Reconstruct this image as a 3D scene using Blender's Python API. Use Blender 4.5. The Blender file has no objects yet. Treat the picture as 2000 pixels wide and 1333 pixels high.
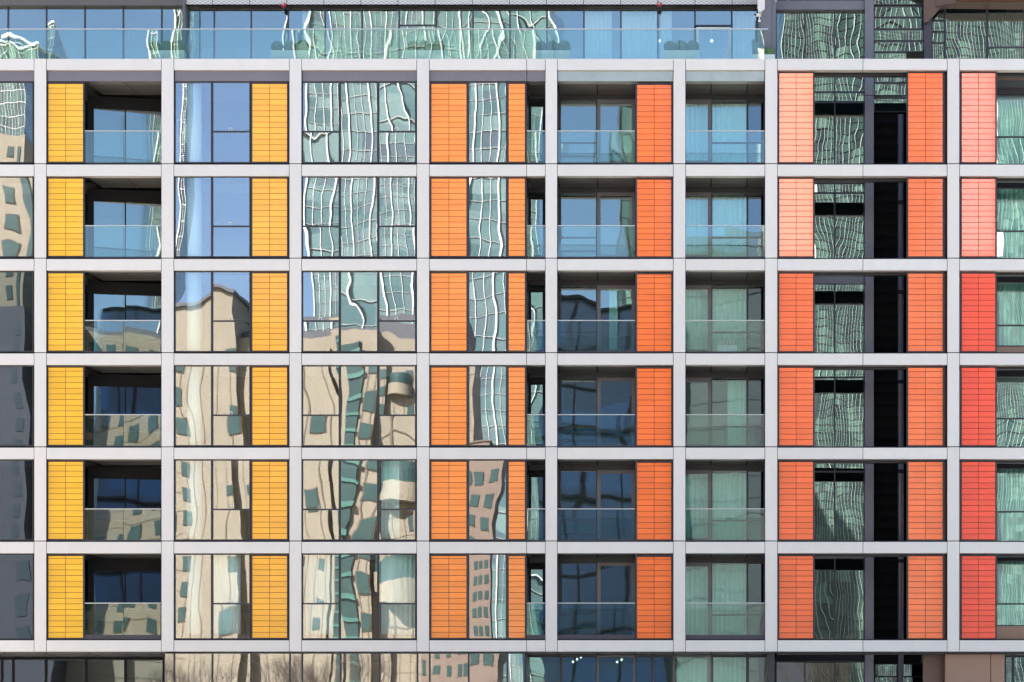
import bpy, math, random
from mathutils import Vector
R = math.radians
random.seed(7)
sc = bpy.context.scene
C = sc.collection

# ---------------------------------------------------------------- camera
CAM_D, CAM_H, F = 80.0, 1.8, 4608.0          # metres to the facade, eye height, focal length in photo pixels
VX, VY = 1290.0, 1570.0                      # where the view axis meets the picture
cam = bpy.data.objects.new('camera', bpy.data.cameras.new('camera'))
C.objects.link(cam); sc.camera = cam
cam.location = (0, -CAM_D, CAM_H); cam.rotation_euler = (R(90), 0, 0)
cam.data.sensor_width = 36; cam.data.lens = F/2000*36
cam.data.shift_x = (1000-VX)/2000; cam.data.shift_y = (VY-666.5)/2000
cam.data.clip_end = 3000
# ---------------------------------------------------------------- light
SUN_TO = Vector((-0.42, 0.78, 0.62)).normalized()     # towards the sun: behind the block
w = bpy.data.worlds.new("World"); sc.world = w; w.use_nodes = True
nt = w.node_tree; bg = nt.nodes['Background']
sky = nt.nodes.new('ShaderNodeTexSky'); sky.sky_type = 'NISHITA'; sky.sun_disc = False
sky.sun_elevation = math.asin(SUN_TO.z); sky.sun_rotation = math.atan2(SUN_TO.x, SUN_TO.y)
sky.air_density = 1.0; sky.dust_density = 1.5; sky.ozone_density = 2.5
nt.links.new(sky.outputs[0], bg.inputs[0]); bg.inputs[1].default_value = 0.078
sl = bpy.data.lights.new('sun', 'SUN'); sl.energy = 5.0; sl.angle = R(0.5); sl.color = (1, .95, .87)
so = bpy.data.objects.new('sun', sl); C.objects.link(so); so.rotation_euler = (-SUN_TO).to_track_quat('-Z', 'Y').to_euler()
so.location = (0, 60, 80)
sc.view_settings.view_transform = 'Standard'; sc.view_settings.look = 'None'
sc.view_settings.exposure = 2.38; sc.view_settings.gamma = 1
sc.render.engine = 'CYCLES'
cy = sc.cycles
cy.max_bounces = 14; cy.diffuse_bounces = 3; cy.glossy_bounces = 6; cy.transmission_bounces = 6; cy.transparent_max_bounces = 28
cy.use_denoising = True; cy.caustics_reflective = False; cy.caustics_refractive = False

def X(px, y=0.0): return (px-VX)*(CAM_D+y)/F
def Z(py, y=0.0): return CAM_H+(VY-py)*(CAM_D+y)/F
# a point at L metres in front of the facade whose mirror image shows at px, py
def XR(px, L): return (px-VX)*(CAM_D+L)/F
def ZR(py, L): return CAM_H+(VY-py)*(CAM_D+L)/F

# ---------------------------------------------------------------- materials
def nmat(name):
    m = bpy.data.materials.new(name); m.use_nodes = True
    t = m.node_tree; t.nodes.clear()
    return m, t, t.nodes.new('ShaderNodeOutputMaterial')
def N(t, kind, **kw):
    n = t.nodes.new(kind)
    for k, v in kw.items():
        if k in n.inputs: n.inputs[k].default_value = v
        else: setattr(n, k, v)
    return n
def math_(t, op, a, b=None):
    n = t.nodes.new('ShaderNodeMath'); n.operation = op
    for i, v in enumerate((a, b)):
        if v is None: continue
        if hasattr(v, 'links'): t.links.new(v, n.inputs[i])
        else: n.inputs[i].default_value = v
    return n.outputs[0]
def vmath(t, op, a, b=None, scale=None):
    n = t.nodes.new('ShaderNodeVectorMath'); n.operation = op
    for i, v in enumerate((a, b)):
        if v is None: continue
        if hasattr(v, 'links'): t.links.new(v, n.inputs[i])
        else: n.inputs[i].default_value = v
    if scale is not None:
        if hasattr(scale, 'links'): t.links.new(scale, n.inputs['Scale'])
        else: n.inputs['Scale'].default_value = scale
    return n.outputs[0]
def wobble(t, tilt, bow, wave, wscale, fine=0.0):
    """shading normal of a pane that is not quite flat: own tilt, bow between its edges, roller waves"""
    L = t.links
    geo = N(t, 'ShaderNodeNewGeometry'); oi = N(t, 'ShaderNodeObjectInfo'); tc = N(t, 'ShaderNodeTexCoord')
    wn = N(t, 'ShaderNodeTexWhiteNoise', noise_dimensions='1D'); L.new(oi.outputs['Random'], wn.inputs['W'])
    rnd = vmath(t, 'SUBTRACT', wn.outputs['Color'], (.5, .5, .5))
    acc = vmath(t, 'SCALE', rnd, scale=tilt)
    g = vmath(t, 'SUBTRACT', tc.outputs['Generated'], (.5, .5, .5))
    wn2 = N(t, 'ShaderNodeTexWhiteNoise', noise_dimensions='1D')
    L.new(math_(t, 'ADD', oi.outputs['Random'], 3.7), wn2.inputs['W'])
    amt = math_(t, 'MULTIPLY', math_(t, 'SUBTRACT', wn2.outputs['Value'], .25), bow)
    acc = vmath(t, 'ADD', acc, vmath(t, 'SCALE', g, scale=amt))
    off = vmath(t, 'SCALE', wn.outputs['Color'], scale=60.0)
    pos = vmath(t, 'ADD', geo.outputs['Position'], off)
    pos = vmath(t, 'MULTIPLY', pos, (1.0, 1.0, .62))
    nz = N(t, 'ShaderNodeTexNoise', Scale=wscale, Detail=0.6, Roughness=.4); L.new(pos, nz.inputs['Vector'])
    acc = vmath(t, 'ADD', acc, vmath(t, 'SCALE', vmath(t, 'SUBTRACT', nz.outputs['Color'], (.5, .5, .5)), scale=wave))
    if fine:
        nz2 = N(t, 'ShaderNodeTexNoise', Scale=wscale*4.2, Detail=0.0); L.new(pos, nz2.inputs['Vector'])
        acc = vmath(t, 'ADD', acc, vmath(t, 'SCALE', vmath(t, 'SUBTRACT', nz2.outputs['Color'], (.5, .5, .5)), scale=fine))
    return vmath(t, 'NORMALIZE', vmath(t, 'ADD', geo.outputs['Normal'], acc))
def glass(name, refl, tint, rtint=(1, 1, 1), tilt=.003, bow=.018, wave=.009, wscale=.7, fine=.0012):
    m, t, out = nmat(name)
    nrm = wobble(t, tilt, bow, wave, wscale, fine)
    gl = N(t, 'ShaderNodeBsdfGlossy', Roughness=0.0); gl.inputs['Color'].default_value = (*rtint, 1)
    t.links.new(nrm, gl.inputs['Normal'])
    tr = N(t, 'ShaderNodeBsdfTransparent'); tr.inputs['Color'].default_value = (*tint, 1)
    mx = N(t, 'ShaderNodeMixShader'); mx.inputs[0].default_value = refl
    t.links.new(tr.outputs[0], mx.inputs[1]); t.links.new(gl.outputs[0], mx.inputs[2]); t.links.new(mx.outputs[0], out.inputs[0])
    return m
def plain(name, col, rough=.5, metal=0.0, var=.06, vscale=1.5, spec=.5, coat=0.0, wob=0.0, island=0.0, stretch=(1, 1, 1), objvar=0.0):
    m, t, out = nmat(name)
    p = N(t, 'ShaderNodeBsdfPrincipled', Roughness=rough, Metallic=metal)
    p.inputs['Specular IOR Level'].default_value = spec; p.inputs['Coat Weight'].default_value = coat; p.inputs['Coat Roughness'].default_value = .06
    geo = N(t, 'ShaderNodeNewGeometry')
    v = vmath(t, 'MULTIPLY', geo.outputs['Position'], stretch)
    nz = N(t, 'ShaderNodeTexNoise', Scale=vscale, Detail=4.0, Roughness=.6); t.links.new(v, nz.inputs['Vector'])
    f = math_(t, 'ADD', math_(t, 'MULTIPLY', math_(t, 'SUBTRACT', nz.outputs['Fac'], .5), var*2), 1.0)
    if island:
        f = math_(t, 'ADD', f, math_(t, 'MULTIPLY', math_(t, 'SUBTRACT', geo.outputs['Random Per Island'], .5), island*2))
    if objvar:
        oi = N(t, 'ShaderNodeObjectInfo')
        f = math_(t, 'ADD', f, math_(t, 'MULTIPLY', math_(t, 'SUBTRACT', oi.outputs['Random'], .5), objvar*2))
    rgb = vmath(t, 'SCALE', tuple(col), scale=f)
    t.links.new(rgb, p.inputs['Base Color'])
    if wob:
        nz2 = N(t, 'ShaderNodeTexNoise', Scale=.9, Detail=1.0); t.links.new(geo.outputs['Position'], nz2.inputs['Vector'])
        a = vmath(t, 'SCALE', vmath(t, 'SUBTRACT', nz2.outputs['Color'], (.5, .5, .5)), scale=wob)
        if island:
            wn = N(t, 'ShaderNodeTexWhiteNoise', noise_dimensions='1D'); t.links.new(geo.outputs['Random Per Island'], wn.inputs['W'])
            a = vmath(t, 'ADD', a, vmath(t, 'SCALE', vmath(t, 'SUBTRACT', wn.outputs['Color'], (.5, .5, .5)), scale=wob*.6))
        t.links.new(vmath(t, 'NORMALIZE', vmath(t, 'ADD', geo.outputs['Normal'], a)), p.inputs['Normal'])
    t.links.new(p.outputs[0], out.inputs[0])
    return m
M = {}
M['white'] = plain('pale_aluminium', (.66, .60, .57), rough=.38, metal=.25, var=.055, vscale=1.0, wob=.05, stretch=(2.2, 2.2, .5), objvar=.025)
M['backing'] = plain('dark_backing', (.012, .011, .013), rough=.7, spec=.2)
M['fascia'] = plain('grey_fascia', (.18, .155, .17), rough=.35, metal=.4, var=.10, wob=.05)
M['fascia_b'] = plain('reflection_tinted_fascia', (.36, .37, .36), rough=.3, metal=.6, var=.22, vscale=2.0, wob=.05)  # paler, greener copy of the fascia: the reflection is put into its colour
M['void'] = plain('flat_black', (.006, .006, .008), rough=.7, spec=.08)
M['dark'] = plain('anthracite_metal', (.032, .028, .036), rough=.4, metal=.2)
M['frame'] = plain('plum_grey_frame', (.05, .043, .058), rough=.4, metal=.3)
M['mid'] = plain('bronze_grey_metal', (.13, .115, .12), rough=.4, metal=.4)
M['post'] = plain('grey_steel', (.15, .14, .165), rough=.45, metal=.3, var=.05)
M['bronze'] = plain('bronze_cladding', (.27, .16, .115), rough=.38, metal=.35, var=.05, wob=.03)
M['bronze_dark'] = plain('dark_bronze_cladding', (.12, .065, .05), rough=.4, metal=.3)
M['soffit'] = plain('soffit_board', (.12, .105, .10), rough=.5, metal=.1, var=.05)
M['rail'] = plain('steel_rail', (.55, .54, .54), rough=.3, metal=.8, var=.02)
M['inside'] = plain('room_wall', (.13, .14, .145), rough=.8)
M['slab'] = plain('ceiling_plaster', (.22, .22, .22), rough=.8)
M['inner_col'] = plain('white_painted_column', (.82, .85, .84), rough=.6, var=.01)
M['curtain'] = plain('sheer_cloth', (.86, .90, .86), rough=.9, var=.05, vscale=3)
M['whitepaint'] = plain('white_paint', (.8, .8, .8), rough=.4)
M['planter'] = plain('pale_planter', (.78, .80, .76), rough=.6)
M['hedge'] = plain('clipped_box_leaves', (.09, .16, .06), rough=.6, var=.5, vscale=22)
M['red'] = plain('red_plastic', (.45, .02, .03), rough=.3)
M['mesh'] = None
M['pane'] = glass('window_glass', .215, (.86, .93, .92), (.99, .94, 1.0))
M['pane_b'] = glass('balcony_window_glass', .145, (.74, .93, .89), (.97, .96, 1.0), wave=.010)
M['pane_d'] = glass('dark_window_glass', .15, (.28, .40, .46), (.85, .93, 1.0), wave=.009)
M['balu'] = glass('balustrade_glass', .105, (.76, .86, .84), (.95, .95, .93), tilt=.006, bow=.012, wave=.012)
M['pane_p'] = glass('penthouse_glass', .20, (.84, .93, .92), (.96, .97, .96), tilt=.005, wave=.014, wscale=.9)
M['pane_t'] = glass('tower_glass', .19, (.3, .42, .42), (.88, .95, .95), tilt=.003, bow=.006, wave=.008, wscale=.7)
def tile(name, col): return plain(name, col, rough=.4, var=.05, spec=.3, coat=.8, wob=.034, island=.08, objvar=.025)
M['t_yellow'] = tile('yellow_glazed_tile', (.86, .44, .03))
M['t_amber'] = tile('amber_glazed_tile', (.95, .41, .03))
M['t_orange'] = tile('orange_glazed_tile', (.98, .26, .04))
M['t_deep'] = tile('deep_orange_glazed_tile', (.98, .175, .028))
M['t_verm'] = tile('vermilion_glazed_tile', (.98, .15, .03))
M['t_red'] = tile('red_glazed_tile', (.96, .075, .025))
for k in ('t_verm', 't_red'):
    for n_ in M[k].node_tree.nodes:
        if n_.type == 'BSDF_PRINCIPLED': n_.inputs['Coat Weight'].default_value = 1.0; n_.inputs['Coat IOR'].default_value = 1.64; n_.inputs['Coat Roughness'].default_value = .04
def emitm(name, col, s):
    m, t, out = nmat(name); e = N(t, 'ShaderNodeEmission', Strength=s); e.inputs['Color'].default_value = (*col, 1)
    t.links.new(e.outputs[0], out.inputs[0]); return m
M['lamp'] = emitm('lamp_glow', (1, .95, .85), 1.4)
def meshm():                                       # expanded metal: rows of small open diamonds
    m, t, out = nmat('expanded_metal_mesh'); geo = N(t, 'ShaderNodeNewGeometry')
    p = N(t, 'ShaderNodeBsdfPrincipled', Roughness=.5, Metallic=.3)
    s = N(t, 'ShaderNodeSeparateXYZ'); t.links.new(geo.outputs['Position'], s.inputs[0])
    a = math_(t, 'SINE', math_(t, 'MULTIPLY', s.outputs['X'], 34.0)); b = math_(t, 'SINE', math_(t, 'MULTIPLY', s.outputs['Z'], 62.0))
    f = math_(t, 'GREATER_THAN', math_(t, 'MULTIPLY', a, b), .25)
    mx = N(t, 'ShaderNodeMix', data_type='RGBA'); t.links.new(f, mx.inputs[0])
    mx.inputs[6].default_value = (.62, .57, .56, 1); mx.inputs[7].default_value = (.34, .31, .31, 1)
    t.links.new(mx.outputs[2], p.inputs['Base Color']); t.links.new(p.outputs[0], out.inputs[0]); return m
M['mesh'] = meshm()

# ---------------------------------------------------------------- mesh helpers
class MB:
    def __init__(s): s.v = []; s.f = []
    def box(s, x0, x1, y0, y1, z0, z1):
        b = len(s.v)
        s.v += [(x0, y0, z0), (x1, y0, z0), (x1, y1, z0), (x0, y1, z0), (x0, y0, z1), (x1, y0, z1), (x1, y1, z1), (x0, y1, z1)]
        s.f += [tuple(b+i for i in q) for q in ((0, 3, 2, 1), (4, 5, 6, 7), (0, 1, 5, 4), (1, 2, 6, 5), (2, 3, 7, 6), (3, 0, 4, 7))]
        return s
    def prism(s, poly, y0, y1, axis='y'):          # poly of (a, b): (x, z) along y, or (x, y) along z
        b = len(s.v); n = len(poly)
        for d in (y0, y1):
            for p, q in poly: s.v.append((p, d, q) if axis == 'y' else (p, q, d))
        s.f.append(tuple(b+i for i in range(n))); s.f.append(tuple(b+n+i for i in reversed(range(n))))
        for i in range(n): j = (i+1) % n; s.f.append((b+i, b+n+i, b+n+j, b+j))
        return s
    def tube(s, a, c, r0, r1=None, n=10):
        a, c = Vector(a), Vector(c); r1 = r0 if r1 is None else r1
        d = (c-a).normalized(); u = d.orthogonal().normalized(); w_ = d.cross(u); b = len(s.v)
        for p, r in ((a, r0), (c, r1)):
            for i in range(n):
                t = 2*math.pi*i/n; s.v.append(tuple(p+u*math.cos(t)*r+w_*math.sin(t)*r))
        for i in range(n): j = (i+1) % n; s.f.append((b+i, b+j, b+n+j, b+n+i))
        s.f.append(tuple(b+i for i in reversed(range(n)))); s.f.append(tuple(b+n+i for i in range(n)))
        return s
    def build(s, name, m, parent=None, bevel=0, smooth=False, fix=False):
        me = bpy.data.meshes.new(name); me.from_pydata(s.v, [], s.f)
        if fix:
            import bmesh
            bm = bmesh.new(); bm.from_mesh(me); bmesh.ops.recalc_face_normals(bm, faces=bm.faces); bm.to_mesh(me); bm.free()
        me.materials.append(M[m] if isinstance(m, str) else m)
        if smooth: me.polygons.foreach_set('use_smooth', [True]*len(me.polygons))
        o = bpy.data.objects.new(name, me); C.objects.link(o); o.parent = parent
        if bevel:
            b = o.modifiers.new('bevel', 'BEVEL'); b.width = bevel; b.segments = 2; b.limit_method = 'ANGLE'
        return o
def box(name, m, parent, x0, x1, y0, y1, z0, z1, bevel=0): return MB().box(x0, x1, y0, y1, z0, z1).build(name, m, parent, bevel)
def tag(o, label=None, cat=None, group=None, kind=None):
    for k, v in (('label', label), ('category', cat), ('group', group), ('kind', kind)):
        if v: o[k] = v
    return o
def thing(name, label, cat, loc=(0, 0, 0), group=None):
    o = bpy.data.objects.new(name, None); C.objects.link(o); o.location = loc; o.empty_display_size = .3
    return tag(o, label, cat, group)

# ---------------------------------------------------------------- the ground
g = box('ground', plain('pale_paving', (.46, .42, .35), rough=.8, var=.2, vscale=.15), None, -900, 900, -1200, 400, -.5, 0)
tag(g, kind='structure')

# ================================================================ the block with the pale grid
B = thing('apartment_building', 'apartment block with a pale metal grid, coloured tile panels and glass balconies', 'building')
T = [160, 345, 530, 714, 898, 1082]; BT = [319, 503, 688, 872, 1056, 1249]
COLS = [(-182, -158), (66.5, 90.5), (315, 339.5), (565, 589), (814, 838.5), (1065, 1088.5), (1315, 1339), (1494, 1518.5), (1850, 1874), (2126, 2150)]
JY = [320, 504.5, 689, 873, 1057]                 # joints across the columns
BEAMS = [(115, 137)]+[(j+1.3, j+24) for j in JY]+[(1250.5, 1273)]
jg = .014                                         # half a joint
# columns: one panel a storey
colz = [115]+JY+[1273]
for a, b in COLS:
    for i in range(6):
        z1 = Z(colz[i])-(jg if i else 0); z0 = Z(colz[i+1])+(jg if i < 5 else 0)
        box('column_panel', 'white', B, X(a)+jg*.6, X(b)-jg*.6, 0, .30, z0, z1, .006)
joints = {3: [1028.5], 7: [1685.5]}
for bi, (t, b) in enumerate(BEAMS):
    for ci in range(len(COLS)-1):
        xs = [COLS[ci][1]]+({4: [1028.5], 7: [1685.5]}.get(ci, []))+[COLS[ci+1][0]]
        for p, q in zip(xs[:-1], xs[1:]):
            box('beam_panel', 'white', B, X(p)+jg*.6, X(q)-jg*.6, .004, .30, Z(b), Z(t)-(.002 if bi == 0 else jg*.6), .006)
bk = MB()                                          # dark steel behind the joints
for a, b in COLS: bk.box(X(a)-.004, X(b)+.004, .045, .46, Z(1271), Z(117))
for ci in range(len(COLS)-1):
    x0, x1 = X(COLS[ci][1])+.005, X(COLS[ci+1][0])-.005
    for bi, (t, b) in enumerate(BEAMS):
        bk.box(x0, x1, .05, .43, Z(b)+.02, Z(t)+(.035 if bi else -.03))
bk.build('frame_backing', 'backing', B)
# fascia under the roof beam
for ci in range(7):
    xs = [COLS[ci][1]]+({4: [1028.5]}.get(ci, []))+[COLS[ci+1][0]]
    for p, q in zip(xs[:-1], xs[1:]):
        box('fascia_panel', 'fascia_b' if p > 1080 else 'fascia', B, X(p)+.01, X(q)-.01, .10, .42, Z(159, .1), Z(138.6, .1), .004)
# rooms behind: slabs, cross walls, back wall
ZS = [Z(t-2) for t in T]+[Z(1249+20)]             # underside of each storey's soffit
x0b, x1b = X(-178), X(1518)
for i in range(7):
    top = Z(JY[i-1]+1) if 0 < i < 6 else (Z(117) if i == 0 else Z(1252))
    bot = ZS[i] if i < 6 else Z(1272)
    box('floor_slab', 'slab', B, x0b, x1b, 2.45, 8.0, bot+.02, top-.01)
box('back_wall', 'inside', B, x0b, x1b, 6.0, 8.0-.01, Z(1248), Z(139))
box('roof_terrace', 'soffit', B, x0b+.01, x1b-.01, .47, 3.4, Z(121), Z(117.5))
box('side_wall', 'white', B, x0b-.4, x0b-.01, .5, 14, 0, Z(117))
CW = [(66.5, 90.5), (315, 339.5), (565, 589), (814, 838.5), (1243, 1340), (1494, 1518)]
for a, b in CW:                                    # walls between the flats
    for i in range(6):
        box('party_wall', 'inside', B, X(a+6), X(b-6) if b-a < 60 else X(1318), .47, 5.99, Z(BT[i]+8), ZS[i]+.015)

TB = plain('rust_mortar', (.07, .025, .015), rough=.8)
def tiles(px0, px1, py0, py1, y, mname, ncol=2, trim=True, hh=11.08):
    """tile panel: glazed tiles two across, in a dark trim"""
    x0, x1, z0, z1 = X(px0, y), X(px1, y), Z(py1, y), Z(py0, y)
    e = .045 if trim else .02; g_ = .014
    xa, xb = x0+e, x1-e; za, zb = z0+e, z1-e
    mb = MB(); wc = (xb-xa)/ncol; h = hh/57.6*(CAM_D+y)/CAM_D
    z = za
    while z < zb-.02:
        t = min(z+h, zb)
        if zb-t < .05: t = zb
        for c in range(ncol):
            mb.box(xa+c*wc+g_/2, xa+(c+1)*wc-g_/2, y, y+.03, z+g_/2, t-g_/2)
        z = t
    o = mb.build('tile_panel', mname, B, .003)
    box('tile_backing', TB, o, x0+.012, x1-.012, y+.022, y+.07, z0+.012, z1-.012)
    mb = MB()
    for q in ((x0, x0+e-.012, z0, z1), (x1-e+.012, x1, z0, z1), (x0+e-.012, x1-e+.012, z0, z0+e-.012), (x0+e-.012, x1-e+.012, z1-e+.012, z1)):
        mb.box(q[0], q[1], y-.012, y+.06, q[2], q[3])
    f = mb.build('trim_frame', 'frame', o)
    return o
def window(px0, px1, py0, py1, y, pane='pane', split=None, name='window', fr='dark', fw=.035, handle=False, parent=None, splits=None, fd=.07):
    """framed window: mesh of the frame, each pane a child"""
    parent = parent or B
    x0, x1, z0, z1 = X(px0, y), X(px1, y), Z(py1, y), Z(py0, y)
    mb = MB(); mb.box(x0, x0+fw, y-.015, y+fd, z0, z1).box(x1-fw, x1, y-.015, y+fd, z0, z1)
    mb.box(x0+fw, x1-fw, y-.013, y+fd-.002, z0, z0+fw).box(x0+fw, x1-fw, y-.013, y+fd-.002, z1-fw, z1)
    zs = [z1-fw]
    for s in ([split] if split else (splits or [])):
        zz = Z(s, y); mb.box(x0+fw, x1-fw, y-.013, y+fd-.002, zz-.025, zz+.025); zs += [zz+.025, zz-.025]
    zs.append(z0+fw)
    o = mb.build(name, fr, parent)
    for k in range(0, len(zs), 2):
        box('pane', pane, o, x0+fw-.004, x1-fw+.004, y+.012, y+.022, zs[k+1]-.004, zs[k]+.004)
    if handle:
        zz = Z(split, y)+.05; xc = (x0+x1)/2-.02
        h = MB().box(xc-.055, xc-.042, y-.03, y-.014, zz-.02, zz+.07).box(xc+.042, xc+.055, y-.03, y-.014, zz-.02, zz+.07).box(xc-.042, xc+.042, y-.03, y-.014, zz+.057, zz+.07)
        h.build('handle', 'whitepaint', o)
    return o
def balustrade(px0, px1, pyr, pyb, y, jts, sock=False):
    x0, x1 = X(px0, y), X(px1, y)
    o = box('balcony_railing', 'rail', B, x0, x1, y-.025, y+.035, Z(pyr+1.0, y), Z(pyr-.7, y), .004)
    xs = [x0]+[X(j, y) for j in jts]+[x1]
    for p, q in zip(xs[:-1], xs[1:]):
        box('glass_panel', 'balu', o, p+.008, q-.008, y, y+.014, Z(pyb, y), Z(pyr+1.0, y)-.001)
    if sock:
        box('base_channel', 'frame', o, x0, x1, y-.02, y+.05, Z(pyb, y), Z(pyb-8.5, y))
    else:
        box('base_channel', 'frame', o, x0, x1, y-.02, y+.05, Z(pyb+1, y), Z(pyb-1, y))
    return o
def soffit(pxs, ytop, y1, slant=None):
    """board soffit panels of a balcony, with open joints"""
    mb = MB(); z = ytop
    for p, q in zip(pxs[:-1], pxs[1:]):
        a, b = X(p)+.02, X(q)-.02; s = slant or 0
        mb.prism([(a, .44), (b, .44), (b+s, y1), (a+s, y1)], z, z+.05, 'z')
        e = .07
        mb.prism([(a+s*.9, y1-e-.1), (b+s*.9, y1-e-.1), (b+s, y1-.1), (a+s, y1-.1)], z-.012, z-.002, 'z')
    mb.build('balcony_soffit', 'soffit', B, fix=True)
    x0, x1 = X(pxs[0]), X(pxs[-1])
    box('ceiling_void', 'backing', B, x0+.005, x1+abs(slant or 0)-.005, .45, y1+.7, z+.06, z+.22)

YB = 1.55
for r in range(6):
    t, b = T[r], BT[r]; rail = t+96.3; Zs = ZS[r]
    last = r == 5
    # --- bay at the left edge
    for p, q in ((-157, -84), (-83, -9), (-8, 65.5)):
        window(p, q, t, b, .10, 'pane_d' if r > 1 else 'pane')
    # --- yellow panel and balcony
    tiles(91.5, 165, t+1.5, b, .11, 't_yellow')
    balustrade(166, 314, rail, b, .12, [241], last)
    soffit([166, 241, 314], Zs, 1.62, slant=.22)
    box('balcony_floor', 'soffit', B, X(93), X(314), .44, 2.44, Z(b+1), Z(b-1))
    # angled glazing: goes back towards the right
    th = R(9.1); xl, yl = X(172, 1.68), 1.66
    Lw = (X(316, 1.9)-xl)/math.cos(th); zt, zb = Zs-.02, Z(b)
    fr = MB()
    zl = zt-.42
    fr.box(0, Lw, -.03, .06, zl, zt).box(0, .20, -.05, .06, zb, zl).box(Lw*.5-.02, Lw*.5+.02, -.03, .05, zb, zl).box(.2, Lw, -.03, .05, zb, zb+.05)
    o = fr.build('balcony_window', 'backing', B); o.location = (xl, yl, 0); o.rotation_euler = (0, 0, th)
    for a, c in ((.20, Lw*.5-.02), (Lw*.5+.02, Lw-.02)):
        p = box('pane', 'pane_b' if r < 3 else 'pane_d', o, a, c, 0, .012, zb+.05, zl)
    # --- bay with the inner round column
    window(341, 414, t, b, .10, 'pane')
    window(414.5, 489, t, b, .10, 'pane', split=t+97.5, handle=True)
    tiles(490, 563.5, t+1.5, b, .11, 't_amber')
    MB().tube((X(380, .5), .47, Z(b+1)), (X(380, .5), .47, Zs), .25, n=24).build('inner_column', 'inner_col', B, smooth=True)
    # --- three light bay
    window(590, 663.5, t, b, .10, 'pane', split=t+97.5, handle=True)
    window(664, 738.5, t, b, .10, 'pane')
    window(739, 812.5, t, b, .10, 'pane', split=t+97.5, handle=True)
    if last:
        for p, q in ((341, 414), (415, 489), (590, 663), (739, 812)):
            box('sill_panel', 'bronze_dark', B, X(p)+.05, X(q)-.05, .14, .18, Z(b), Z(1239))
    # --- orange bay
    tiles(839.5, 914, t+1.5, b, .11, 't_orange')
    window(914.5, 990, t, b, .10, 'pane')
    tiles(990.5, 1028, t+1.5, b, .11, 't_orange', ncol=1)
    # --- balcony passing behind the free column
    balustrade(1029, 1064.5, rail, b, .16, [], last)
    balustrade(1089, 1240, rail, b, .16, [1165], last)
    soffit([1030, 1089, 1165, 1240], Zs, YB)
    box('balcony_floor', 'soffit', B, X(1030), X(1243), .44, 2.44, Z(b+1), Z(b-1))
    box('balcony_end_wall', 'mid', B, X(1241), X(1244), .20, 2.44, Z(b), Zs)
    box('balcony_end_wall', 'frame', B, X(1025), X(1028), .20, 2.44, Z(b), Zs)
    zt = Zs-.18
    lt = MB().box(X(1029), X(1242), YB-.02, YB+.10, zt, Zs-.005)
    for k in range(3): lt.box(X(1101, YB), X(1158, YB), YB-.045, YB-.021, Zs-.075-.03*k, Zs-.06-.03*k)
    lt.build('lintel', 'dark', B)
    pz = lambda z, y: VY-(z-CAM_H)*F/(CAM_D+y)      # back to picture height, to share window()
    pt = pz(zt, YB); pb = b+2
    window(1031, 1066, pt+7, pb, YB+.02, 'pane_b', name='balcony_window', fw=.11, fr='backing')
    box('jamb_panel', 'dark', B, X(1066, YB), X(1093, YB), YB, YB+.1, Z(pb, YB), zt)
    window(1093, 1166, pt, pb, YB, 'pane_b', name='balcony_window', fw=.035, splits=[t+119.5, t+146])
    window(1166.5, 1240, pt, pb, YB, 'pane_b', name='balcony_door', fw=.115, fr='mid')
    tiles(1241.5, 1314, t+3.5, b+1, .18, 't_deep')
    # --- curtained balcony
    balustrade(1340, 1493.5, rail, b, .16, [1416], last)
    soffit([1325, 1390, 1461, 1500], Zs, YB)
    box('balcony_floor', 'soffit', B, X(1340), X(1494), .44, 2.44, Z(b+1), Z(b-1))
    lt = MB().box(X(1330), X(1500), YB-.02, YB+.10, zt, Zs-.005)
    for k in range(3): lt.box(X(1398, YB), X(1452, YB), YB-.045, YB-.021, Zs-.075-.03*k, Zs-.06-.03*k)
    lt.build('lintel', 'dark', B)
    window(1318, 1389.5, pt, pb, YB, 'pane_b', name='balcony_door', fw=.125, fr='mid')
    window(1390, 1459, pt, pb, YB, 'pane_b', name='balcony_window', fw=.02, split=t+119.5)
    window(1459.5, 1493, pt, pb, YB, 'pane_d', name='balcony_window', fw=.04, split=t+119.5)
    # --- open bay in front of the tower
    tt = 140.5 if r == 0 else t+2
    tiles(1519, 1591, tt, b+1, .16, 't_verm')
    tiles(1771, 1844, tt, b+1, .16, 't_verm')
    box('fin', 'bronze_dark', B, X(1845.5), X(1849.5), .31, 1.0, Z(b+1), Z(tt-2))
    tiles(1875.5, 1947, tt, b+1, .16, 't_red')
bt = MB()
for t, b in BEAMS: bt.box(X(1519), X(2120), .44, .62, Z(b+4), Z(t+1))
bt.build('beam_backing', 'dark', B)

# --- penthouse storey set back behind the terrace
YP = 3.5
pz0 = Z(118, 0)
for i in range(-3, 5):
    a = 16+75*i; window(a, a+75, -95, 122, YP, 'pane_p', name='penthouse_window', fw=.03, fr='frame')
box('penthouse_corner', 'mid', B, X(361, YP), X(367, YP), YP-.45, YP+.1, pz0, Z(-95, YP))
px = [367]+[418.5+72.2*i for i in range(15)]+[1479]
for i, (a, c) in enumerate(zip(px[:-1], px[1:])):
    if 778 < a < 782: window(a, c, 17, 122, YP, 'pane_p', name='penthouse_window', fw=.03, fr='frame', split=50)
    elif 1355 < a < 1358:
        window(a, c, 17, 51, YP, 'pane_p', name='penthouse_window', fw=.035, fr='frame')
        window(a+3, c-1, 53.5, 122, YP, 'pane_p', name='penthouse_door', fw=.09, fr='planter')
    else: window(a, c, 17, 122, YP, 'pane_p', name='penthouse_window', fw=.028, fr='frame')
    box('mesh_panel', 'mesh', B, X(a, YP)+.012, X(c, YP)-.012, YP-.35, YP-.30, Z(15.3, YP), Z(-55, YP))
box('mesh_backing', 'backing', B, X(367, YP), X(1479, YP), YP-.29, YP-.2, Z(15.8, YP), Z(-55, YP))
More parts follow.
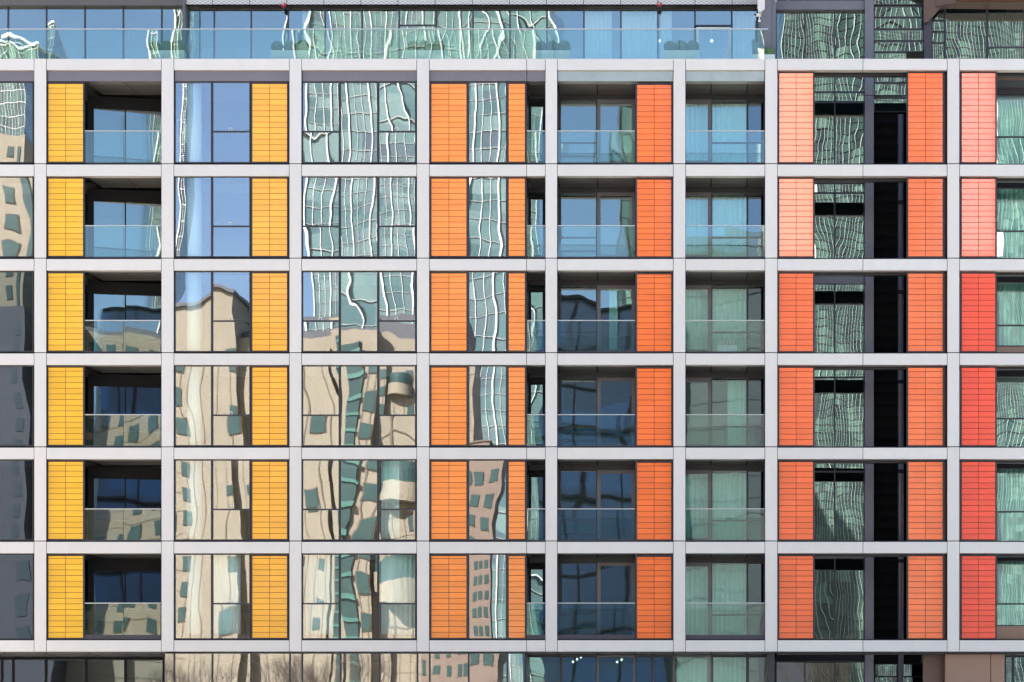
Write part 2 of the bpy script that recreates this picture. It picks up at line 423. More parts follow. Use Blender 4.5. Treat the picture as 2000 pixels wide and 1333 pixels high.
box('penthouse_roof', 'soffit', B, X(-250, YP), X(1479, YP), YP-.2, 9, Z(15.8, YP)+.02, Z(14.5, YP)+.02+.6)
box('penthouse_back_wall', 'inside', B, X(-250), X(1479), 7.5, 8, Z(116), Z(16))
box('upper_storeys', 'fascia', B, X(-250), X(1479), YP+.5, 14, Z(-60), Z(-60)+2.6)
box('rear_wall', 'inside', B, X(-250), X(1500), 8.01, 14, 0, Z(-60))
box('penthouse_end_wall', 'post', B, X(1480, YP), X(1500, YP), 1.2, 8, pz0, Z(-60))
MB().prism([(X(1478, 1.2), Z(-8, 1.2)), (X(1493.5, 1.2), Z(-8, 1.2)), (X(1493.5, 1.2), Z(20, 1.2)), (X(1481, 1.2), Z(28, 1.2))], 1.1, 1.19).build('canopy_edge', 'white', B, fix=True)
o = box('terrace_railing', 'rail', B, X(-250), X(1501), .30, .36, Z(58, .3), Z(56, .3), .004)
jx = [-170+83.2*i for i in range(21)]
for a, c in zip(jx[:-1], jx[1:]):
    c = min(c, 1501)
    if c-a > 8: box('glass_panel', 'balu', o, X(a)+.012, X(c)-.012, .32, .336, Z(116, .3), Z(58, .3)-.002)
# downlights on the penthouse ceiling
for p, q in ((1237, 80.5), (1289, 80.5), (1390, 80.5)):
    l = thing('downlight', {1237: 'small lit downlight in the penthouse, between two bunches of curtain', 1289: 'small lit downlight in the penthouse above the clipped shrubs', 1390: 'small lit downlight seen through the penthouse door'}[p], 'ceiling light', (X(p, 5.5), 5.5, Z(q, 5.5)), 'downlights in the penthouse')
    MB().tube((0, 0, 0), (0, -.03, -.0), .036, n=14).build('lens', 'lamp', l)
    MB().tube((0, .0, .0), (0, .2, 0.02), .075, n=14).build('housing', 'whitepaint', l)
    MB().tube((0, .1, 0.05), (0, .1, Z(15.8, YP)+.05-Z(q, 5.5)), .012, n=8).build('rod', 'whitepaint', l)

# --- storey below the grid
zb0 = 0
lw = [320.5, 340.5, 415, 490.5, 566.5, 590.5, 665.5, 741.5, 815.5, 839.5, 915.5, 991, 1026]
for a, c in zip(lw[:-1], lw[1:]):
    window(a, c, 1275.5, 1440, .14, 'pane', name='lower_window', fw=.03)
YL = 2.3
lw = [-180, -120, -60, 4, 26, 90, 168, 245, 320]
for i, (a, c) in enumerate(zip(lw[:-1], lw[1:])):
    window(a, c, 1286, 1440, YL, 'pane_d', name='lower_window', fw=.045, fr='backing')
soffit([-178, 0, 84, 168, 244, 320], Z(1273.8)-.02, YL)
lw = [1027, 1096, 1166, 1240, 1275, 1315, 1390, 1460, 1500]
for i, (a, c) in enumerate(zip(lw[:-1], lw[1:])):
    window(a, c, 1281, 1440, YB, 'pane_b', name='lower_window', fw=.05, fr=('mid' if i in (2, 5) else 'dark'))
soffit([1027, 1089, 1165, 1240, 1315, 1390, 1460, 1500], Z(1273.8)-.02, YB)
MB().tube((X(1276, .8), .8, 0), (X(1276, .8), .8, Z(1275)), .035, n=14).build('downpipe', 'post', B, smooth=True)
box('lower_cheek', 'dark', B, X(1500), X(1514), .4, 2.6, 0, Z(1275))
box('lower_cheek', 'dark', B, X(317), X(320), .4, 2.4, 0, Z(1275))
box('lower_cheek', 'dark', B, X(1023.5), X(1026.5), .32, 1.6, 0, Z(1275))
box('lower_back_wall', 'inside', B, x0b, x1b, 5.5, 8, 0, Z(1271.5)-.05)
box('plinth', 'mid', B, x0b, X(1500), .3, .6, 0, Z(1441))
for p, q in ((1119, 1293), (1127, 1288.5), (1134.5, 1284), (1205.5, 1293.5), (1214, 1289)):
    l = thing('downlight', 'lit ceiling downlight below the grid, %s' % {1119: 'lowest of the three to the left of the door', 1127: 'middle one of the three in a line', 1134.5: 'highest of the three in a line', 1205.5: 'lower one of the pair by the door', 1214: 'upper one of the pair by the door'}[p], 'ceiling light', (X(p, 3.0), 3.0, Z(q, 3.0)), 'downlights below the grid')
    MB().tube((0, 0, 0), (0, -.03, 0), .018, n=14).build('lens', 'lamp', l)
    MB().tube((0, .001, 0), (0, .08, .02), .06, n=14).build('housing', 'whitepaint', l)

# ================================================================ the dark tower behind the open bay
YT = 2.8
TW = thing('glass_tower', 'dark green glass tower with grey steel posts behind the open bay', 'building', (0, 0, 0))
def tbox(n, m, a, c, y0, y1, p0, p1, **k): return box(n, m, TW, X(a, y0), X(c, y0), y0, y1, Z(p1, y0), Z(p0, y0), **k)
tbox('post', 'post', 1500, 1515.5, YT-1.5, YT+.2, -90, 113)
tbox('post', 'post', 1689.5, 1706.5, YT-.35, YT+.15, -90, 186)
tbox('post', 'post', 1689.5, 1706.5, YT-.35, YT+.15, 187.2, 1570)
tbox('spandrel', 'post', 1516, 1689, YT-.2, YT+.1, 2, 19)
ys = [(-90, 1.5), (20, 180), (181, 345)]
yy = [-90, 2, None, 19, 180, None, 180, 358, None, 358, 531]
fl = [(-90, 2), (19, 180), (181, 199), (200, 358), (359, 377), (378, 540), (555, 718), (719, 737), (738, 902), (903, 921), (922, 1085), (1091, 1262)]
for (a, b) in fl:
    for p, q in ((1516, 1572), (1572.5, 1630), (1630.5, 1689)):
        window(p, q, a, b, YT, 'pane_t', name='tower_window', fw=.02, fr='frame', parent=TW, fd=.05)
tbox('spandrel', 'post', 1516, 1689, YT-.06, YT+.1, 540.5, 554.5)
for p, q in ((1516, 1572), (1572.5, 1630), (1630.5, 1689)):
    window(p, q, 1292, 1450, YT, 'pane_t', name='tower_window', fw=.02, fr='frame', parent=TW, fd=.05)
tbox('spandrel', 'backing', 1516, 1689, YT-.06, YT+.1, 1263, 1291)
tbox('spandrel', 'post', 1516, 1689, YT-.055, YT+.1, 1085.5, 1090.5)
# transomed strip, glazed; below, black slats stand in for its blocked, dark reflection
for a, b in ((-60, 10), (13, 34), (35, 57), (58, 80), (81, 102), (103, 162), (163, 187), (192, 219)):
    window(1707, 1771 if a > 100 else 1804, a, b, YT, 'pane_t', name='tower_window', fw=.022, fr='frame', parent=TW, fd=.05)
lv = MB(); p = 221
while p < 1262:
    z = Z(p, YT)
    lv.prism([(YT-.02, z), (YT+.12, z+.07), (YT+.12, z+.055), (YT-.02, z-.015)], 0, 1); p += 22
for k in range(len(lv.v)):                        # prism was laid along y: turn it along x
    x_, y_, z_ = lv.v[k]; lv.v[k] = (X(1707, YT)+y_*(X(1790, YT)-X(1707, YT)), x_, z_)
lv.build('dark_slats', 'void', TW, fix=True)  # black slats in place of glass that mirrors something dark
tbox('dark_slats_backing', 'void', 1707, 1800, YT+.14, YT+.2, 219, 1450)
MB().tube((X(1759, 2.6), 2.6, 0), (X(1759, 2.6), 2.6, Z(225, 2.6)), .10, n=16).build('downpipe', 'post', TW, smooth=True)
for k in range(1, 7):
    zc = Z(225+175*k, 2.6); MB().tube((X(1759, 2.6), 2.6, zc), (X(1759, 2.6), 2.6, zc+.12), .125, n=16).build('pipe_collar', 'backing', TW)
tbox('post', 'frame', 1805, 1820, YT-.2, YT+.2, -60, 200)
for a, b in ((-60, 18), (19, 40), (41, 62), (63, 84), (85, 122)):
    window(1820.5, 1844.5, a, b, YT, 'pane_t', name='tower_window', fw=.02, fr='frame', parent=TW, fd=.05)
window(1846, 1927.5, 10, 135, YT, 'pane_t', name='tower_window', fw=.03, fr='frame', parent=TW)
window(1928.5, 2000, 9, 135, YT, 'pane_t', name='tower_window', fw=.03, fr='frame', parent=TW, split=93)
window(2001, 2120, 9, 135, YT, 'pane_t', name='tower_window', fw=.03, fr='frame', parent=TW, split=93)
tbox('spandrel', 'backing', 1820, 2160, YT-.05, YT+.12, -4, 8.5)
# bronze canopy running out from the tower
zc0, zc1 = Z(44, YT-.2), Z(44, YT-.2)+.42
xa = X(1806, YT-.2)
MB().prism([(xa, YT-.25), (xa+.25, YT-.25), (X(2160), YT-.06), (X(2160), 1.9), (X(1866, 1.9), 1.9)], Z(5, 1.9), Z(5, 1.9)+.4, 'z').build('canopy', 'bronze_dark', TW, fix=True)
MB().prism([(X(1804, 2.5), Z(46.5, 2.5)), (X(1812, 2.5), Z(45, 2.5)), (X(1846, 2.5), Z(6, 2.5)), (X(1880, 2.5), Z(-14, 2.5)), (X(1780, 2.5), Z(-14, 2.5)), (X(1804, 2.5), Z(-2, 2.5))], 2.35, 2.5).build('canopy_side', 'bronze_dark', TW, fix=True)
tbox('canopy_fascia', 'bronze', 1870, 2160, 1.6, 1.8, -60, -3)
# right-hand flats of the tower
YR = 1.7
for r in range(6):
    t, b = T[r], BT[r]
    gt = [186, 367, 551, 735, 915, 1096][r]; sp = [268, 452, 636, 818, 1000, 1180][r]; gb = [330, 515, 677, 885, 1068, 1223][r]
    window(1930, 2003, gt, gb, YR, 'pane_b', name='tower_window', fw=.03, fr='dark', parent=TW, split=sp)
    window(2004, 2110, gt, gb, YR, 'pane_b', name='tower_window', fw=.03, fr='dark', parent=TW, split=sp)
    if r: box('spandrel', 'backing', TW, X(1930, YR), X(2110, YR), YR-.04, YR+.1, Z(gt-.8, YR), Z(gt-24, YR))
    box('sill_panel', 'bronze', TW, X(1930, YR), X(2110, YR), YR-.05, YR+.12, Z((BT[r]+6), YR), Z(gb+1, YR)) if r in (2, 5) else None
box('canopy_fascia', 'bronze', TW, X(1930, YR), X(2110, YR), YR-.6, YR-.45, Z(165, YR), Z(150, YR))
box('spandrel', 'frame', TW, X(1930, YR), X(2110, YR), YR-.04, YR+.1, Z(185, YR), Z(172, YR))
box('flank_wall', 'bronze_dark', TW, X(1844), X(1850), 1.02, 2.6, 0, Z(140))
for a, c in ((1803, 1845),): tbox('cladding_panel', 'bronze_dark', a, c, 1.0, 1.2, 1276, 1480)
for a, c in ((1846, 1934.3), (1935.3, 1962)): tbox('cladding_panel', 'bronze', a, c, .5, .8, 1276, 1480, bevel=.01)
window(1963, 1978, 1280, 1450, 1.2, 'pane_d', name='tower_window', fw=.04, parent=TW)
window(1979, 2100, 1280, 1450, 1.2, 'pane_d', name='tower_window', fw=.04, parent=TW)
window(1707, 1803, 1296, 1450, YT, 'pane_d', name='tower_window', fw=.04, fr='backing', parent=TW, split=1322)
# rooms of the tower
box('core_wall', 'inside', TW, X(1519), X(2160), 6.5, 14, 0, Z(-90))
mb = MB()
for j in [2, 192, 368, 548, 728, 912, 1088, 1278]:
    mb.box(X(1519, 3), X(2160, 3), YT+.25, 6.4, Z(j, YT+.2)-.1, Z(j, YT+.2)+.15)
mb.build('floor_slab', 'slab', TW)
box('side_wall', 'dark', TW, X(1503), X(1517), 3.1, 14, 0, Z(-90))

# ================================================================ curtains
def curtain(px0, px1, z0, z1, y, label, amp=.05, fold=.16, m='curtain'):
    x0, x1 = X(px0, y), X(px1, y); n = max(12, int((x1-x0)/.02)); mb = MB(); ph = random.random()*6
    rows = 5
    for j in range(rows+1):
        z = z0+(z1-z0)*j/rows
        for i in range(n+1):
            u = i/n; x = x0+(x1-x0)*u
            d = amp*math.sin(2*math.pi*x/fold+ph+.9*math.sin(3.1*x+ph)+.12*j)*(.6+.4*math.sin(5*x+ph*2))
            mb.v.append((x, y+d, z))
    for j in range(rows):
        for i in range(n): a = j*(n+1)+i; mb.f.append((a, a+1, a+n+2, a+n+1))
    o = mb.build('curtain', m, None, smooth=True)
    s = o.modifiers.new('cloth', 'SOLIDIFY'); s.thickness = .006
    return tag(o, label, 'curtain', 'curtains hanging behind the glass')
ords = ['topmost', 'second', 'third', 'fourth', 'fifth', 'sixth and lowest']
for r in range(6):
    Zc = ZS[r]-.22; zb = Z(BT[r])+.03
    a, b = (1400, 1458) if r != 3 else (1421, 1458)
    curtain(a if r not in (0, 1, 2, 4, 5) else 1391, b, zb, Zc, YB+.35, 'pale pleated curtain in the wide pane of the right-hand balcony, %s storey' % ords[r])
    if r != 3: curtain(1326, 1383, zb, Zc, YB+.4, 'thin curtain behind the narrow balcony door right of the orange tiles, %s storey' % ords[r])
    if r in (0, 1, 2, 4, 5): curtain(1950, 2003, zb-.5, Zc+.2, YR+.45, 'sheer curtain in the glass beside the red tiles, %s storey' % ords[r])
for p, q, rr, l in ((597, 652, 5, 'cream curtain in the left light of the three-light window, lowest storey of the grid'), (745, 812, 5, 'cream pleated curtain in the right light of the three-light window, lowest storey'),
                    (418, 470, 5, 'cream curtain beside the round inner column on the lowest storey'), (745, 780, 4, 'narrow cream curtain in the right light of the three-light window, fifth storey'),
                    (1190, 1206, 2, 'bunched curtain behind the balcony door of the third storey')):
    curtain(p, q, Z(BT[rr])+.03, ZS[rr]-.03, .45 if p < 1000 else YB+.4, l)
for p, q, l in ((1142, 1195, 'white full-height curtain in the penthouse above the second balcony'), (1213, 1284, 'sheer penthouse curtain behind the two downlights'), (1290, 1312, 'bunched sheer curtain left of the penthouse clipped shrubs'),
                (1432, 1476, 'white curtain in the last penthouse window beside the security camera'), (590, 604, 'bunched pale curtain in the penthouse above the three-light bay')):
    curtain(p, q, Z(121, 3.9), Z(17, 3.9), 3.95, l, amp=.04)
curtain(1932, 1964, Z(135, 3.2), Z(12, 3.2), 3.25, 'pale green curtain at the top right of the tower', amp=.04)
for a, c in ((1285, 0), (0, 0)):
    pass
curtain(1322, 1381, Z(1440, 2), Z(1284, 2), 2.0, 'curtain behind the glass door below the grid, left one of the two')
curtain(1393, 1457, Z(1440, 2), Z(1284, 2), 2.0, 'wide curtain behind the glass below the grid, right one of the two')

# ================================================================ small things
# cabinet with books behind the curtained balcony, third storey
zc = Z(BT[2])+.01
cb = thing('cabinet', 'pale cabinet on the right-hand balcony of the third storey', 'cabinet', (X(1420, 1.0), 1.0, zc))
box('body', 'planter', cb, -.34, .34, -.18, .18, 0, .38, .01); MB().box(-.325, -.005, -.2, -.182, .03, .36).box(.005, .325, -.2, -.182, .03, .36).build('door', 'whitepaint', cb)
bkz = zc+.38
cols = [(.5, .48, .44), (.35, .32, .25), (.6, .6, .6), (.25, .3, .35), (.62, .55, .4)]
bks = thing('book_row', 'row of pale books standing on the balcony cabinet', 'books', (X(1420, 1.0), 1.0, bkz))
xx = -.31; i = 0
while xx < .28:
    wd = random.uniform(.03, .06); h = random.uniform(.14, .23)
    box('book', plain('book_cover', cols[i % 5]), bks, xx, xx+wd-.004, -.11, .08, 0, h, .003); xx += wd; i += 1
# clothes airer with garments, top storey behind the round column bay
ar = thing('clothes_airer', 'white clothes airer with a hung garment beside the round column, top storey', 'clothes airer', (X(363, .5), .52, Z(318)))
mb = MB()
for s in (-.3, .3):
    mb.tube((s, 0, 0), (s, 0, 1.62), .014, n=8)
for k in range(14): mb.tube((-.3, 0, .08+k*.075), (.3, 0, .08+k*.075), .008, n=6)
mb.tube((-.3, 0, 1.6), (.3, 0, 1.6), .012, n=6); mb.build('rack', 'whitepaint', ar)
MB().prism([(-.08, 1.45), (.12, 1.5), (.15, 1.1), (.02, .78), (-.1, .9)], -.04, .0).build('garment', 'curtain', ar, bevel=.01, fix=True)
# red alarm sounders
for p, q, l in ((553.5, 10, 'red alarm sounder on the mesh band above the second bay'), (1288, 9, 'red alarm sounder on the mesh band above the orange balcony')):
    a = thing('alarm_sounder', l, 'alarm', (X(p, 3.1), 3.15, Z(q, 3.1)), 'alarm sounders on the mesh band')
    MB().tube((0, 0, 0), (0, -.05, 0), .085, n=20).build('base', 'red', a)
    MB().tube((0, -.05, 0), (0, -.11, 0), .075, .045, n=20).build('dome', 'red', a, smooth=False)
    MB().prism([(-.03, -.02), (-.012, -.02), (0, .012), (.012, -.02), (.03, -.02), (.006, .04), (-.006, .04)], -.116, -.108).build('mark', 'whitepaint', a, fix=True)
# security camera
sx, sy, sz = X(1484, 1.1), 1.05, Z(32, 1.1)
cc = thing('security_camera', 'white bullet security camera fixed at the end of the penthouse', 'security camera', (sx, sy, sz))
MB().tube((0, 0, 0), (-.16, -.28, -.06), .055, n=14).build('housing', 'whitepaint', cc)
MB().tube((-.16, -.281, -.06), (-.175, -.30, -.064), .045, n=14).build('lens', 'dark', cc)
MB().tube((0, .02, 0), (-.02, .1, -.14), .018, n=8).tube((-.02, .1, -.14), (.0, .14, -.14), .045, n=12).build('bracket', 'whitepaint', cc)
MB().box(-.06, .06, -.3, .02, .057, .066).build('hood', 'whitepaint', cc)
# clipped box balls in troughs on the terrace
def ball_mesh(seed):
    import bmesh
    rr = random.Random(seed); bm = bmesh.new(); bmesh.ops.create_icosphere(bm, subdivisions=4, radius=1)
    for v in bm.verts: v.co *= 1+rr.uniform(-.035, .045)
    me = bpy.data.meshes.new('topiary_ball'); bm.to_mesh(me); bm.free(); me.materials.append(M['hedge']); return me
balls = [ball_mesh(i) for i in range(3)]
for xs, l in (((302, 326, 351), 'left end, beside the dark corner post'), ((541, 566, 591), 'above the yellow and green glass bays'), ((807, 830, 856), 'in front of the white streaked glass'),
              ((1056, 1079, 1102), 'above the free-standing column'), ((1308, 1330, 1353), 'right of the penthouse curtains')):
    y = 1.0; xc = X((xs[0]+xs[2])/2, y); zt = Z(102, y); zf = Z(117.5)
    t_ = thing('planter_trough', 'pale trough of three clipped box balls, %s' % l, 'planter', (xc, y, zf), 'troughs of clipped box on the terrace')
    box('trough', 'planter', t_, -.62, .62, -.2, .2, 0, zt-zf, .01)
    for k, p in enumerate(xs):
        o = bpy.data.objects.new('topiary_ball', balls[k]); C.objects.link(o); o.parent = t_
        o.location = (X(p, y)-xc, 0, Z(92, y)-zf); s = .215*(1+.04*(k-1)); o.scale = (s, s, s*.97); o.rotation_euler = (0, 0, k*1.3)
y = 1.0; zf = Z(117.5)
t_ = thing('planter_trough', 'trough with a clipped cone and a ball at the right end of the terrace', 'planter', (X(1482, y), y, zf), 'troughs of clipped box on the terrace')
box('trough', 'planter', t_, -.3, .55, -.2, .2, 0, Z(110, y)-zf, .01)
import bmesh
bm = bmesh.new(); bmesh.ops.create_icosphere(bm, subdivisions=4, radius=1)
for v in bm.verts:
    h = (v.co.z+1)/2; v.co.x *= (1.15-.6*h); v.co.y *= (1.15-.6*h); v.co *= 1+random.uniform(-.03, .03)
me = bpy.data.meshes.new('topiary_cone'); bm.to_mesh(me); bm.free(); me.materials.append(M['hedge'])
o = bpy.data.objects.new('topiary_cone', me); C.objects.link(o); o.parent = t_; o.location = (-.03, 0, Z(97, y)-zf); o.scale = (.22, .22, .25)
o = bpy.data.objects.new('topiary_ball', balls[0]); C.objects.link(o); o.parent = t_; o.location = (.34, 0, Z(103, y)-zf); o.scale = (.19, .19, .19)

# ================================================================ what the glass mirrors: the town behind the camera
def grid_tower(label, px0, px1, pytop, L, depth, mull, floor_h, mw, mat_g, hw=.12, base=0, bright='env_white', split_every=3, hb=None):
    x0, x1 = XR(px0, L), XR(px1, L); zt = ZR(pytop, L)
    t_ = thing('office_tower', label, 'tower', ((x0+x1)/2, -L, 0)); hx = (x1-x0)/2
    box('curtain_wall', mat_g, t_, -hx, hx, -depth, -.4, base, zt)
    mb = MB(); n = max(2, round((x1-x0)/mull)); rr = random.Random(int(px0))
    for i in range(n+1):
        x = -hx+2*hx*i/n; wd = mw*(2.3 if i % split_every == 0 else rr.choice((.55, .8)))
        mb.box(x-wd/2, x+wd/2, -.4, .25 if i % split_every == 0 else -.1, base, zt)
    mb.build('mullions', bright, t_)
    mb = MB(); z = base+floor_h
    while z < zt: mb.box(-hx, hx, -.39, -.2, z, z+hw); z += floor_h
    mb.build('floor_bands', hb or bright, t_)
    box('parapet', bright, t_, -hx-.3, hx+.3, -depth-.3, .3, zt, zt+.5)
    return t_
def cellm(name, cols, cw, ch, rough=.15):
    m, t, out = nmat(name); geo = N(t, 'ShaderNodeNewGeometry')
    v = vmath(t, 'MULTIPLY', geo.outputs['Position'], (1/cw, 0.0, 1/ch)); v = vmath(t, 'FLOOR', v)
    wn = N(t, 'ShaderNodeTexWhiteNoise', noise_dimensions='3D'); t.links.new(v, wn.inputs['Vector'])
    rp = N(t, 'ShaderNodeValToRGB'); rp.color_ramp.interpolation = 'LINEAR'
    e = rp.color_ramp.elements; e[0].color = (*cols[0], 1); e[1].color = (*cols[-1], 1)
    for i, c in enumerate(cols[1:-1]): q = e.new((i+1)/(len(cols)-1)); q.color = (*c, 1)
    t.links.new(wn.outputs['Value'], rp.inputs[0])
    p = N(t, 'ShaderNodeBsdfPrincipled', Roughness=rough); t.links.new(rp.outputs[0], p.inputs['Base Color']); t.links.new(p.outputs[0], out.inputs[0])
    return m
M['env_rib'] = plain('white_rib_metal', (.60, .60, .58), rough=.4)
M['env_band'] = plain('pale_band_metal', (.30, .32, .31), rough=.4)
M['env_white'] = plain('sunlit_white_metal', (.85, .84, .80), rough=.4)
M['env_green'] = cellm('green_curtain_wall', [(.06, .115, .12), (.09, .16, .16), (.15, .23, .22), (.07, .10, .12)], 3.2, 2.9)
M['env_dense'] = cellm('dark_green_curtain_wall', [(.03, .05, .05), (.05, .09, .08), (.08, .14, .12), (.035, .05, .06), (.16, .26, .21), (.06, .10, .09)], 1.6, 3.3)
M['env_beige'] = plain('limestone_cladding', (.235, .205, .148), rough=.7, var=.16, vscale=.2)
M['env_brown'] = plain('sandstone_cladding', (.17, .125, .095), rough=.7, var=.10, vscale=.2)
M['env_win'] = plain('green_window_glass', (.03, .065, .06), rough=.25, var=.4, vscale=.4)
M['env_joint'] = plain('cladding_joint', (.13, .11, .08), rough=.8)
M['env_dark'] = cellm('dark_cladding', [(.045, .045, .06), (.05, .052, .07), (.06, .06, .075)], 6, 4, .6)  # on the left office block this dark grey stands in for shade
M['env_navy'] = cellm('navy_curtain_wall', [(.003, .018, .055), (.004, .014, .035), (.003, .035, .11)], 9, 7, .3)
M['env_roof'] = plain('grey_roof_louvres', (.07, .075, .085), rough=.6)
grid_tower('tall green glass tower with bold white ribs, mirrored in the three-light windows', 588, 1062, -160, 250, 30, 1.9, 3.3, .15, 'env_green', hw=.10, bright='env_rib', hb='env_band')
grid_tower('distant finely ribbed glass tower mirrored in the open bay at the right', 1526, 2330, -330, 350, 30, 0.8, 1.65, .10, 'env_dense', hw=.07, split_every=99, hb='env_dark', bright='env_rib')
grid_tower('finely ribbed glass tower mirrored at the upper left edge', -420, 62, 60, 380, 30, 1.5, 3.3, .12, 'env_dense', hw=.1, split_every=99)
grid_tower('slim dark tower mirrored at the top of the penthouse', 319, 334, -200, 300, 12, 1.2, 3.3, .1, 'env_dense')
for p0, p1, l in ((1504, 1590, 'unseen white slab added to put a highlight on the vermilion tiles'), (1866, 1944, 'unseen white slab added to put a highlight on the red tiles')):  # added white slabs out of view, to lay highlights on the tiles
    L = 200; w_ = XR(p1, L)-XR(p0, L)
    t_ = thing('highlight_slab', l, 'tower', ((XR(p0, L)+XR(p1, L))/2, -L, 0))
    box('wall', 'env_white', t_, -w_/2, w_/2, -12, 0, ZR(500, L), ZR(120, L)); box('highlight_cutoff', 'env_dark', t_, -w_/2-.05, w_/2+.05, -12.1, .1, 0, ZR(500, L)-.01)  # dark lower part added so the highlight stops further down
# limestone block
L = 130; y = -L
bb = thing('stone_building', 'stepped limestone building with green windows, mirrored in the lower windows', 'building', (XR(420, L), -L, 0))
def rb(n, m, p0, p1, q0, q1, ya, yb, **k):        # box given by mirrored picture coordinates, ya..yb in front of its wall
    ox = XR(420, L); return box(n, m, bb, XR(p0, L)-ox, XR(p1, L)-ox, ya, yb, ZR(q1, L) if q1 < 1500 else 0, ZR(q0, L), **k)
rb('wall', 'env_beige', 66, 905, 655, 1600, -18, 0)
rb('wall', 'env_beige', -260, 66, 262, 1600, -18, .5)
rb('tower_block', 'env_beige', 348, 476, 590, 1600, -12, 2.0)
rb('tower_block', 'env_beige', 664, 735, 645, 1600, -12, 1.6)
rb('tower_block', 'env_beige', 500, 655, 700, 1600, -10, 1.2)
rb('parapet', 'env_roof', 66, 905, 632, 655, -15, -2)
rb('parapet', 'env_roof', 340, 480, 584, 590, -12, 2.4)
rb('parapet', 'env_roof', 480, 905, 612, 632, -15, -5)
rb('stair_glazing', 'env_win', 676, 702, 668, 1560, 1.601, 1.9)
mb = MB(); ox = XR(420, L)
for k in range(24):
    z = ZR(690+k*38, L)
    if z < 2: break
    mb.box(XR(676, L)-ox, XR(704, L)-ox, 1.9, 2.1, z, z+.35)
mb.build('stair_bands', 'env_joint' if False else plain('jade_spandrel', (.05, .15, .12), rough=.4), bb)
rb('stair_glazing', 'env_win', 40, 51, 300, 1500, .501, .7)
jm = MB()
for p in (365, 385, 410, 455, 520, 565, 600, 640, 712, 728, 765, 800, 850, 890): jm.box(XR(p, L)-ox-.05, XR(p, L)-ox+.05, 0, 2.06 if 348 < p < 476 else (1.66 if 664 < p < 735 else (1.26 if 500 < p < 655 else .06)), 0, ZR(705, L))
for k in range(17):
    z = ZR(708+k*50, L); jm.box(XR(68, L)-ox, XR(903, L)-ox, -.5, .05, z, z+.07)
jm.build('cladding_joints', 'env_joint', bb)
wins = [(p, 0.0) for p in (100, 150, 200, 250, 300, 822, 872)]+[(358, 2.0), (462, 2.0), (620, 1.2), (540, 1.2), (722, 1.6)]+[(12, .5)]
for p, yo in wins:
    n = 9 if p > 60 else 14
    for k in range(n):
        q = (692+k*64) if p > 60 else (300+k*60)
        if q > 1330 or (yo == 1.2 and k == 0): continue
        if p in (540, 100, 200, 462, 872, 620) and k % 2: continue
        ww, hw = (11, 17)
        o = rb('window', 'env_joint', p-ww-1.5, p+ww+1.5, q-1.5, q+2*hw+1.5, yo-.02, yo+.10)
        rb('window_pane', 'env_win', p-ww, p+ww, q, q+2*hw, yo+.101, yo+.16)
# curved glazed bays
for p0, q0 in ((785, 705),):
    for k in range(3):
        q = q0+k*192
        if q > 1330: break
        cx, z0, z1 = XR(p0, L)-ox, ZR(q+40, L), ZR(q, L)
        mb = MB(); n = 14; pl = [(cx+1.9*math.cos(math.pi*i/n), 2.2*math.sin(math.pi*i/n)) for i in range(n+1)]
        mb.prism(pl, z0, z1, 'z').build('bow_window', 'env_win', bb, fix=True)
        mb = MB(); pl = [(cx+2.1*math.cos(math.pi*i/n), 2.4*math.sin(math.pi*i/n)) for i in range(n+1)]
        mb.prism(pl, z0-1.8, z0-.01, 'z').build('bow_parapet', 'env_beige', bb, fix=True)
# sandstone block beside the glass tower
L = 125
sb = thing('sandstone_building', 'brown sandstone building with square windows, mirrored below the orange panels', 'building', (XR(900, L), -L, 0))
ox = XR(900, L)
box('wall', 'env_brown', sb, XR(820, L)-ox, XR(958, L)-ox, -4, 0, 0, ZR(892, L))
box('parapet', 'env_joint', sb, XR(820, L)-ox-.2, XR(958, L)-ox+.2, -4.2, .2, ZR(892, L), ZR(888, L))
for p in (832, 868, 903, 922, 944):
    for k in range(9):
        q = 922+k*45
        box('window', 'env_win', sb, XR(p-7, L)-ox, XR(p+7, L)-ox, -.02, .08, ZR(q+25, L), ZR(q, L))
# office block at the left, its shade put into a dark colour
L = 122
sl_ = thing('shaded_building', 'office building with its shade put into a dark colour, mirrored in the windows of the left edge', 'building', (XR(-90, L), -L, 0))
ox = XR(-90, L)
box('wall', 'env_dark', sl_, XR(-420, L)-ox, XR(70, L)-ox, -7, 0, 0, ZR(592, L))
for p in (-300, -180, -60, 36):
    for k in range(11): 
        q = 640+k*58
        box('window', plain('dim_window', (.025, .04, .05), rough=.4) if (p, k) == (-300, 0) else bpy.data.materials['dim_window'], sl_, XR(p-12, L)-ox, XR(p+12, L)-ox, -.02, .07, ZR(q+36, L), ZR(q, L))
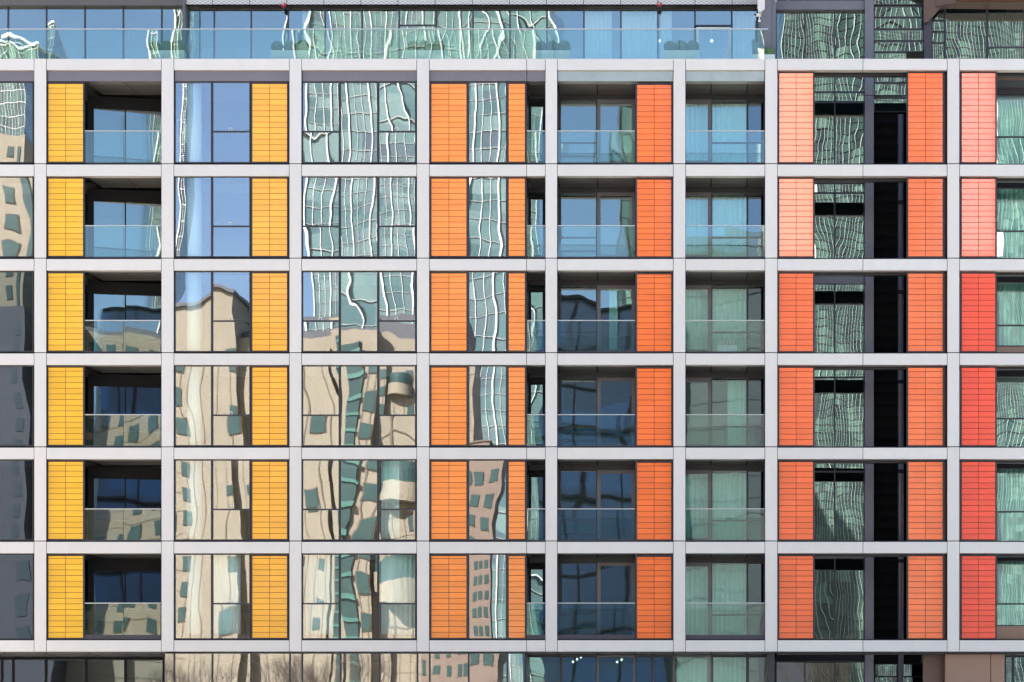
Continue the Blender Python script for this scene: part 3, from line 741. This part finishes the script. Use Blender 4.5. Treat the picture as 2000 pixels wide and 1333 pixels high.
# navy glass block
L = 115
nb = thing('navy_glass_building', 'deep blue glass building mirrored in the balcony windows', 'building', (XR(1300, L), -L, 0))
ox = XR(1300, L)
box('wall', 'env_navy', nb, XR(1050, L)-ox, XR(1300, L)-ox, -14, 0, 0, ZR(575, L))
mb = MB()
for k in range(8):
    z = ZR(575+k*130, L); mb.box(XR(1050, L)-ox, XR(1300, L)-ox, 0, .4, z-.25, z)
for p in range(1120, 1300, 95): mb.box(XR(p, L)-ox-.08, XR(p, L)-ox+.08, 0, .3, 0, ZR(576, L))
mb.build('cornice_bands', 'void', nb)
grid_tower('grey glass tower edge mirrored in the upper balcony doors', 1216, 1300, 205, 330, 20, 2.6, 3.4, .1, 'env_dense', hw=.1, bright='env_roof')

L = 118
pb_ = thing('panelled_building', 'dark grey green panelled building mirrored in the curtained balconies', 'building', (XR(1400, L), -L, 0))
ox = XR(1400, L)
box('wall', plain('grey_green_panels', (.05, .065, .065), rough=.6, var=.3, vscale=.1), pb_, XR(1301, L)-ox, XR(1498, L)-ox, -14, 0, 0, ZR(470, L))
mb = MB()
for k in range(14): z = ZR(500+k*66, L); mb.box(XR(1301, L)-ox, XR(1498, L)-ox, 0, .08, z, z+.1)
mb.build('panel_joints', 'env_dark', pb_)
# bare trees behind the camera
def bare_tree(px, L, h, label, seed):
    rr = random.Random(seed); t_ = thing('bare_tree', label, 'tree', (XR(px, L), -L, 0), 'bare trees mirrored in the lowest glass')
    tr = MB(); cr = MB()
    tr.tube((0, 0, 0), (0, 0, h*.3), .2, .15, 10)
    def grow(p, d, l, r, dep):
        q = p+d*l; cr.tube(p, q, r, r*.7, 5 if dep < 3 else 3)
        if dep >= 6: return
        for _ in range(3 if dep < 5 else 2):
            nd = (d+Vector((rr.uniform(-.55, .55), rr.uniform(-.55, .55), rr.uniform(-.05, .35)))).normalized()
            grow(q, nd, l*rr.uniform(.66, .84), max(r*.62, .008), dep+1)
    for _ in range(4):
        grow(Vector((0, 0, h*.3)), Vector((rr.uniform(-.5, .5), rr.uniform(-.5, .5), 1)).normalized(), h*.2, .1, 1)
    tr.build('trunk', 'bark', t_); cr.build('crown', 'bark', t_)
M['bark'] = plain('tree_bark', (.06, .045, .035), rough=.9)
for px, L, h, l, s in ((395, 92, 13.5, 'bare tree mirrored left of centre in the lowest glass', 1), (560, 95, 13, 'bare twiggy tree mirrored below the amber panels', 2),
                       (660, 90, 14, 'bare tree mirrored below the three-light windows', 3), (1620, 92, 15, 'bare tree mirrored at the foot of the tower', 4), (1000, 96, 12, 'bare tree mirrored below the orange panels', 5)):
    bare_tree(px, L, h, l, s)
